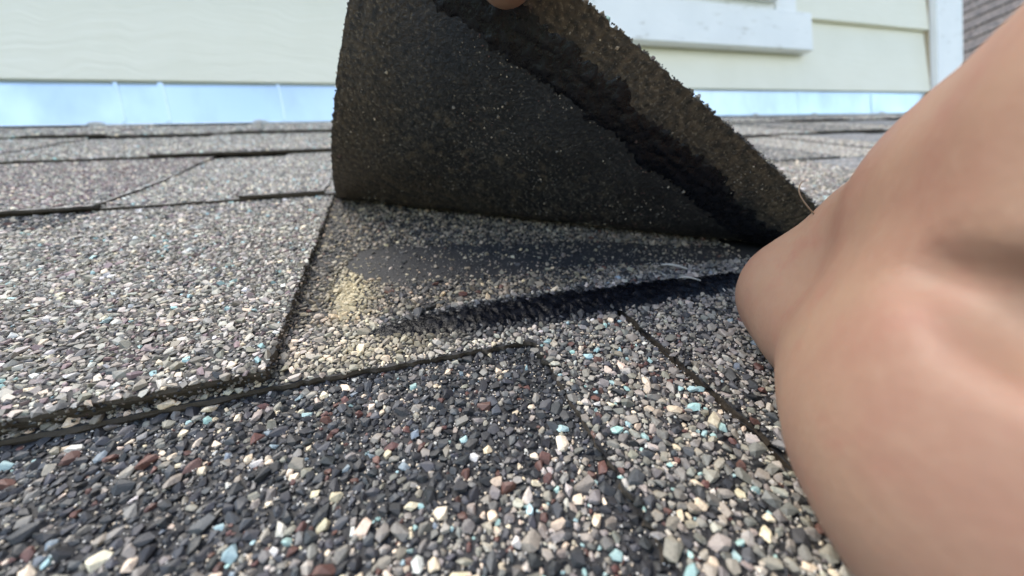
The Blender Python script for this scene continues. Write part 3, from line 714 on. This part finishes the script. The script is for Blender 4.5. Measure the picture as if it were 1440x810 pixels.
def prism(name, x0, x1, prof, mat, parent, bevel=.0012, rz=0):
    """a profile in (y, z) metres swept along x"""
    bm = bmesh.new()
    A = [bm.verts.new((x0, y, z)) for y, z in prof]; B = [bm.verts.new((x1, y, z)) for y, z in prof]
    bm.faces.new(A[::-1]); bm.faces.new(B); n = len(prof)
    for i in range(n): bm.faces.new((A[i], A[(i+1) % n], B[(i+1) % n], B[i]))
    bmesh.ops.recalc_face_normals(bm, faces=bm.faces)
    if bevel: bmesh.ops.bevel(bm, geom=bm.edges[:], offset=bevel, segments=2, affect='EDGES', profile=.6)
    me = bpy.data.meshes.new(name); bm.to_mesh(me); bm.free(); return link(name, me, mat, parent)
def box(name, x0, x1, y0, y1, z0, z1, mat, parent, bevel=.0012):
    return prism(name, x0, x1, [(y0, z0), (y1, z0), (y1, z1), (y0, z1)], mat, parent, bevel)
box('wall_sheathing', -1.62, 1.39, .012, .12, -.05, .85, SHEATH, house, 0)
H0, HE = .052, .156; WTOP = .86
for i in range(5):
    z = H0+HE*i
    x1 = 1.3935
    prism('siding_board', -1.6, x1, [(-.0085, z), (.0, z-.0006), (.0105, z+.02), (.0105, z+HE+.028), (.0032, z+HE+.028)], SIDING, house, .0009)
prism('caulk_bead', 1.394, 1.4005, [(-.006, .04), (.01, .04), (.01, WTOP), (-.006, WTOP)], CAULK, house, .001)
box('corner_board', 1.401, 1.516, -.020, .0105, .030, WTOP+.02, TRIM, house)
box('top_board', -1.6, 1.4005, -.02, .13, WTOP+.001, WTOP+.03, TRIM, house)
box('corner_board', 1.49, 1.5155, .0108, .13, .030, WTOP+.02, TRIM, house)
# window: apron, casings, sill, sash and pane
win = bpy.data.objects.new('window', None); C.objects.link(win); win.parent = house
WX0, WX1, ZT = .08, .926, .72
box('apron', WX0, WX1, -.026, -.0086, .128, .205, TRIM, win)
box('casing', .826, .886, -.0225, -.004, .2056, ZT, TRIM, win)
box('casing', .12, .18, -.0225, -.004, .2056, ZT, TRIM, win)
box('head_casing', .10, .906, -.024, -.004, ZT+.0006, ZT+.07, TRIM, win)
box('stool', .1805, .8255, -.018, -.004, .2056, .232, TRIM, win)
box('sill', .185, .823, -.036, -.0185, .222, .262, TRIM, win, .002)
box('sash', .1805, .8255, -.015, -.002, .2325, .30, TRIM, win)
s = NT('window_glass'); s.set(Base_Color=(.05, .06, .07), Roughness=.03); GLASS = s.m
box('pane', .1805, .8255, -.008, -.003, .3005, ZT, GLASS, win, 0)
for o in house.children_recursive:
    o.location = (0, 0, 0)

# the metal flashing
s = NT('galvanised_metal'); p = s.coord('Object'); n1 = s.noise(p, 7, 3); n2 = s.noise(s.coord('Object', (7, 7, 4)), 2, 6)
s.bump(n1, .12, .004)
s.set(Base_Color=s.mix(s.rng(n2, .45, .7), (.68, .78, .82), (.55, .64, .71)), Metallic=1.0, Roughness=s.rng(n2, .3, .7, .28, .42)); METAL = s.m
bm = bmesh.new(); xs = np.arange(-1.6, 1.395, .02); prof = []
def flpt(x, t):      # profile parameter: along the roof then up the wall
    wv = .0012*mnoise.noise((x*5, t*3, 0))+.0008*mnoise.noise((x*17, t*4, 3))
    pts = [W(0, VW-20, 3.6), W(0, VW-3, 2.8), None]
    if t == 0: q = W(0, VW-17, 2.9)
    elif t == 1: q = W(0, VW-7.5, 2.7)
    elif t == 2: q = Vector((0, YW-.0045+wv*.3, ZW+.0005))
    elif t == 3: q = Vector((0, YW-.0045+wv, ZW+.024))
    elif t == 4: q = Vector((0, YW-.0045+wv, ZW+.045))
    else: q = Vector((0, YW-.0045, ZW+.062))
    return Vector((x, q.y, q.z))
rows = [[bm.verts.new(flpt(x, t)) for t in range(6)] for x in xs]
FLAT = (1, 2)
for i in range(len(xs)-1):
    for t in range(5): bm.faces.new((rows[i][t], rows[i+1][t], rows[i+1][t+1], rows[i][t+1]))
bm.edges.ensure_lookup_table()
for i in range(len(xs)-1):
    for t in FLAT: bm.edges.get((rows[i][t], rows[i+1][t])).smooth = False
me = bpy.data.meshes.new('flashing'); bm.to_mesh(me); bm.free()
fl = link('flashing', me, METAL, None, True)
so = fl.modifiers.new('thickness', 'SOLIDIFY'); so.thickness = .0006; so.offset = -1
tag(fl, 'shiny galvanised flashing strip along the foot of the wall, mirroring blue sky', 'flashing')
for u, wd in ((-308, 2.2), (-262, 3.0), (-128, 1.6), (520, 2.0), (905, 2.0), (1160, 2.2)):
    box('lap_seam', (u-wd)*.001, (u+wd)*.001, YW-.0058, YW-.0046, ZW+.0015, ZW+.0515, METAL, fl, .0004)
DAB = mat_asphalt('sealant_dab', (.3, .29, .27), (.5, .48, .44), .7)
for i, u in enumerate((-330, -156, 205, 470, 760, 940, 1180)):
    bm = bmesh.new(); bmesh.ops.create_icosphere(bm, subdivisions=2, radius=1)
    for v in bm.verts:
        d = 1+.3*mnoise.noise(v.co*1.3+Vector((i, 0, 0))); v.co = W(u+v.co.x*10*d, VW-13+v.co.y*5*d, 2.2+v.co.z*3.6*d)
    me = bpy.data.meshes.new('sealant_dab'); bm.to_mesh(me); bm.free(); link('sealant_dab', me, DAB, fl, True)

# ------------------------------------------------------------------ the other roof slope beyond the corner
M2 = .70; L2 = math.hypot(1, M2); cx, sx2 = 1/L2, M2/L2
def R2(d, y, w): return Vector((2.4+d*cx-w*sx2, y, .60+d*sx2+w*cx))
bm = bmesh.new(); Q = [bm.verts.new(R2(d, y, w)) for w in (-.03, -.008) for d, y in ((-1.2, .62), (2.6, .62), (2.6, 3.2), (-1.2, 3.2))]
for f in ((0, 1, 2, 3), (7, 6, 5, 4), (0, 4, 5, 1), (1, 5, 6, 2), (2, 6, 7, 3), (3, 7, 4, 0)): bm.faces.new([Q[i] for i in f])
bmesh.ops.recalc_face_normals(bm, faces=bm.faces)
me = bpy.data.meshes.new('upper_roof'); bm.to_mesh(me); bm.free(); roof2 = tag(link('upper_roof', me, FELT), kind='structure')
FAR2 = mat_granulated('granulated_surface_weathered', [(0, (.035, .032, .03)), (.3, (.08, .07, .062)), (.65, (.125, .108, .094)), (.82, (.08, .06, .052)), (.93, (.19, .165, .14))], .25)
for k in range(28):
    d0 = -1.18+.13*k; yo = .62-.33*(k % 3)
    while yo < 3.1:
        y0, y1 = max(yo, .62), min(yo+.98, 3.2); yo += .985
        if y1-y0 < .05: continue
        bm = bmesh.new(); th = .010; cor = []
        for (d, w1) in ((d0, .009), (d0+.17, .0)):
            for y in (y0, y1):
                cor.append((bm.verts.new(R2(d, y, w1)), bm.verts.new(R2(d, y, w1-th))))
        a_, b_, c_, e_ = cor
        for f in ((a_[0], b_[0], e_[0], c_[0]), (a_[1], c_[1], e_[1], b_[1]), (a_[0], a_[1], b_[1], b_[0]), (b_[0], b_[1], e_[1], e_[0]), (e_[0], e_[1], c_[1], c_[0]), (c_[0], c_[1], a_[1], a_[0])): bm.faces.new(f)
        bmesh.ops.recalc_face_normals(bm, faces=bm.faces)
        me = bpy.data.meshes.new('shingle'); bm.to_mesh(me); bm.free(); link('shingle', me, FAR2, roof2)
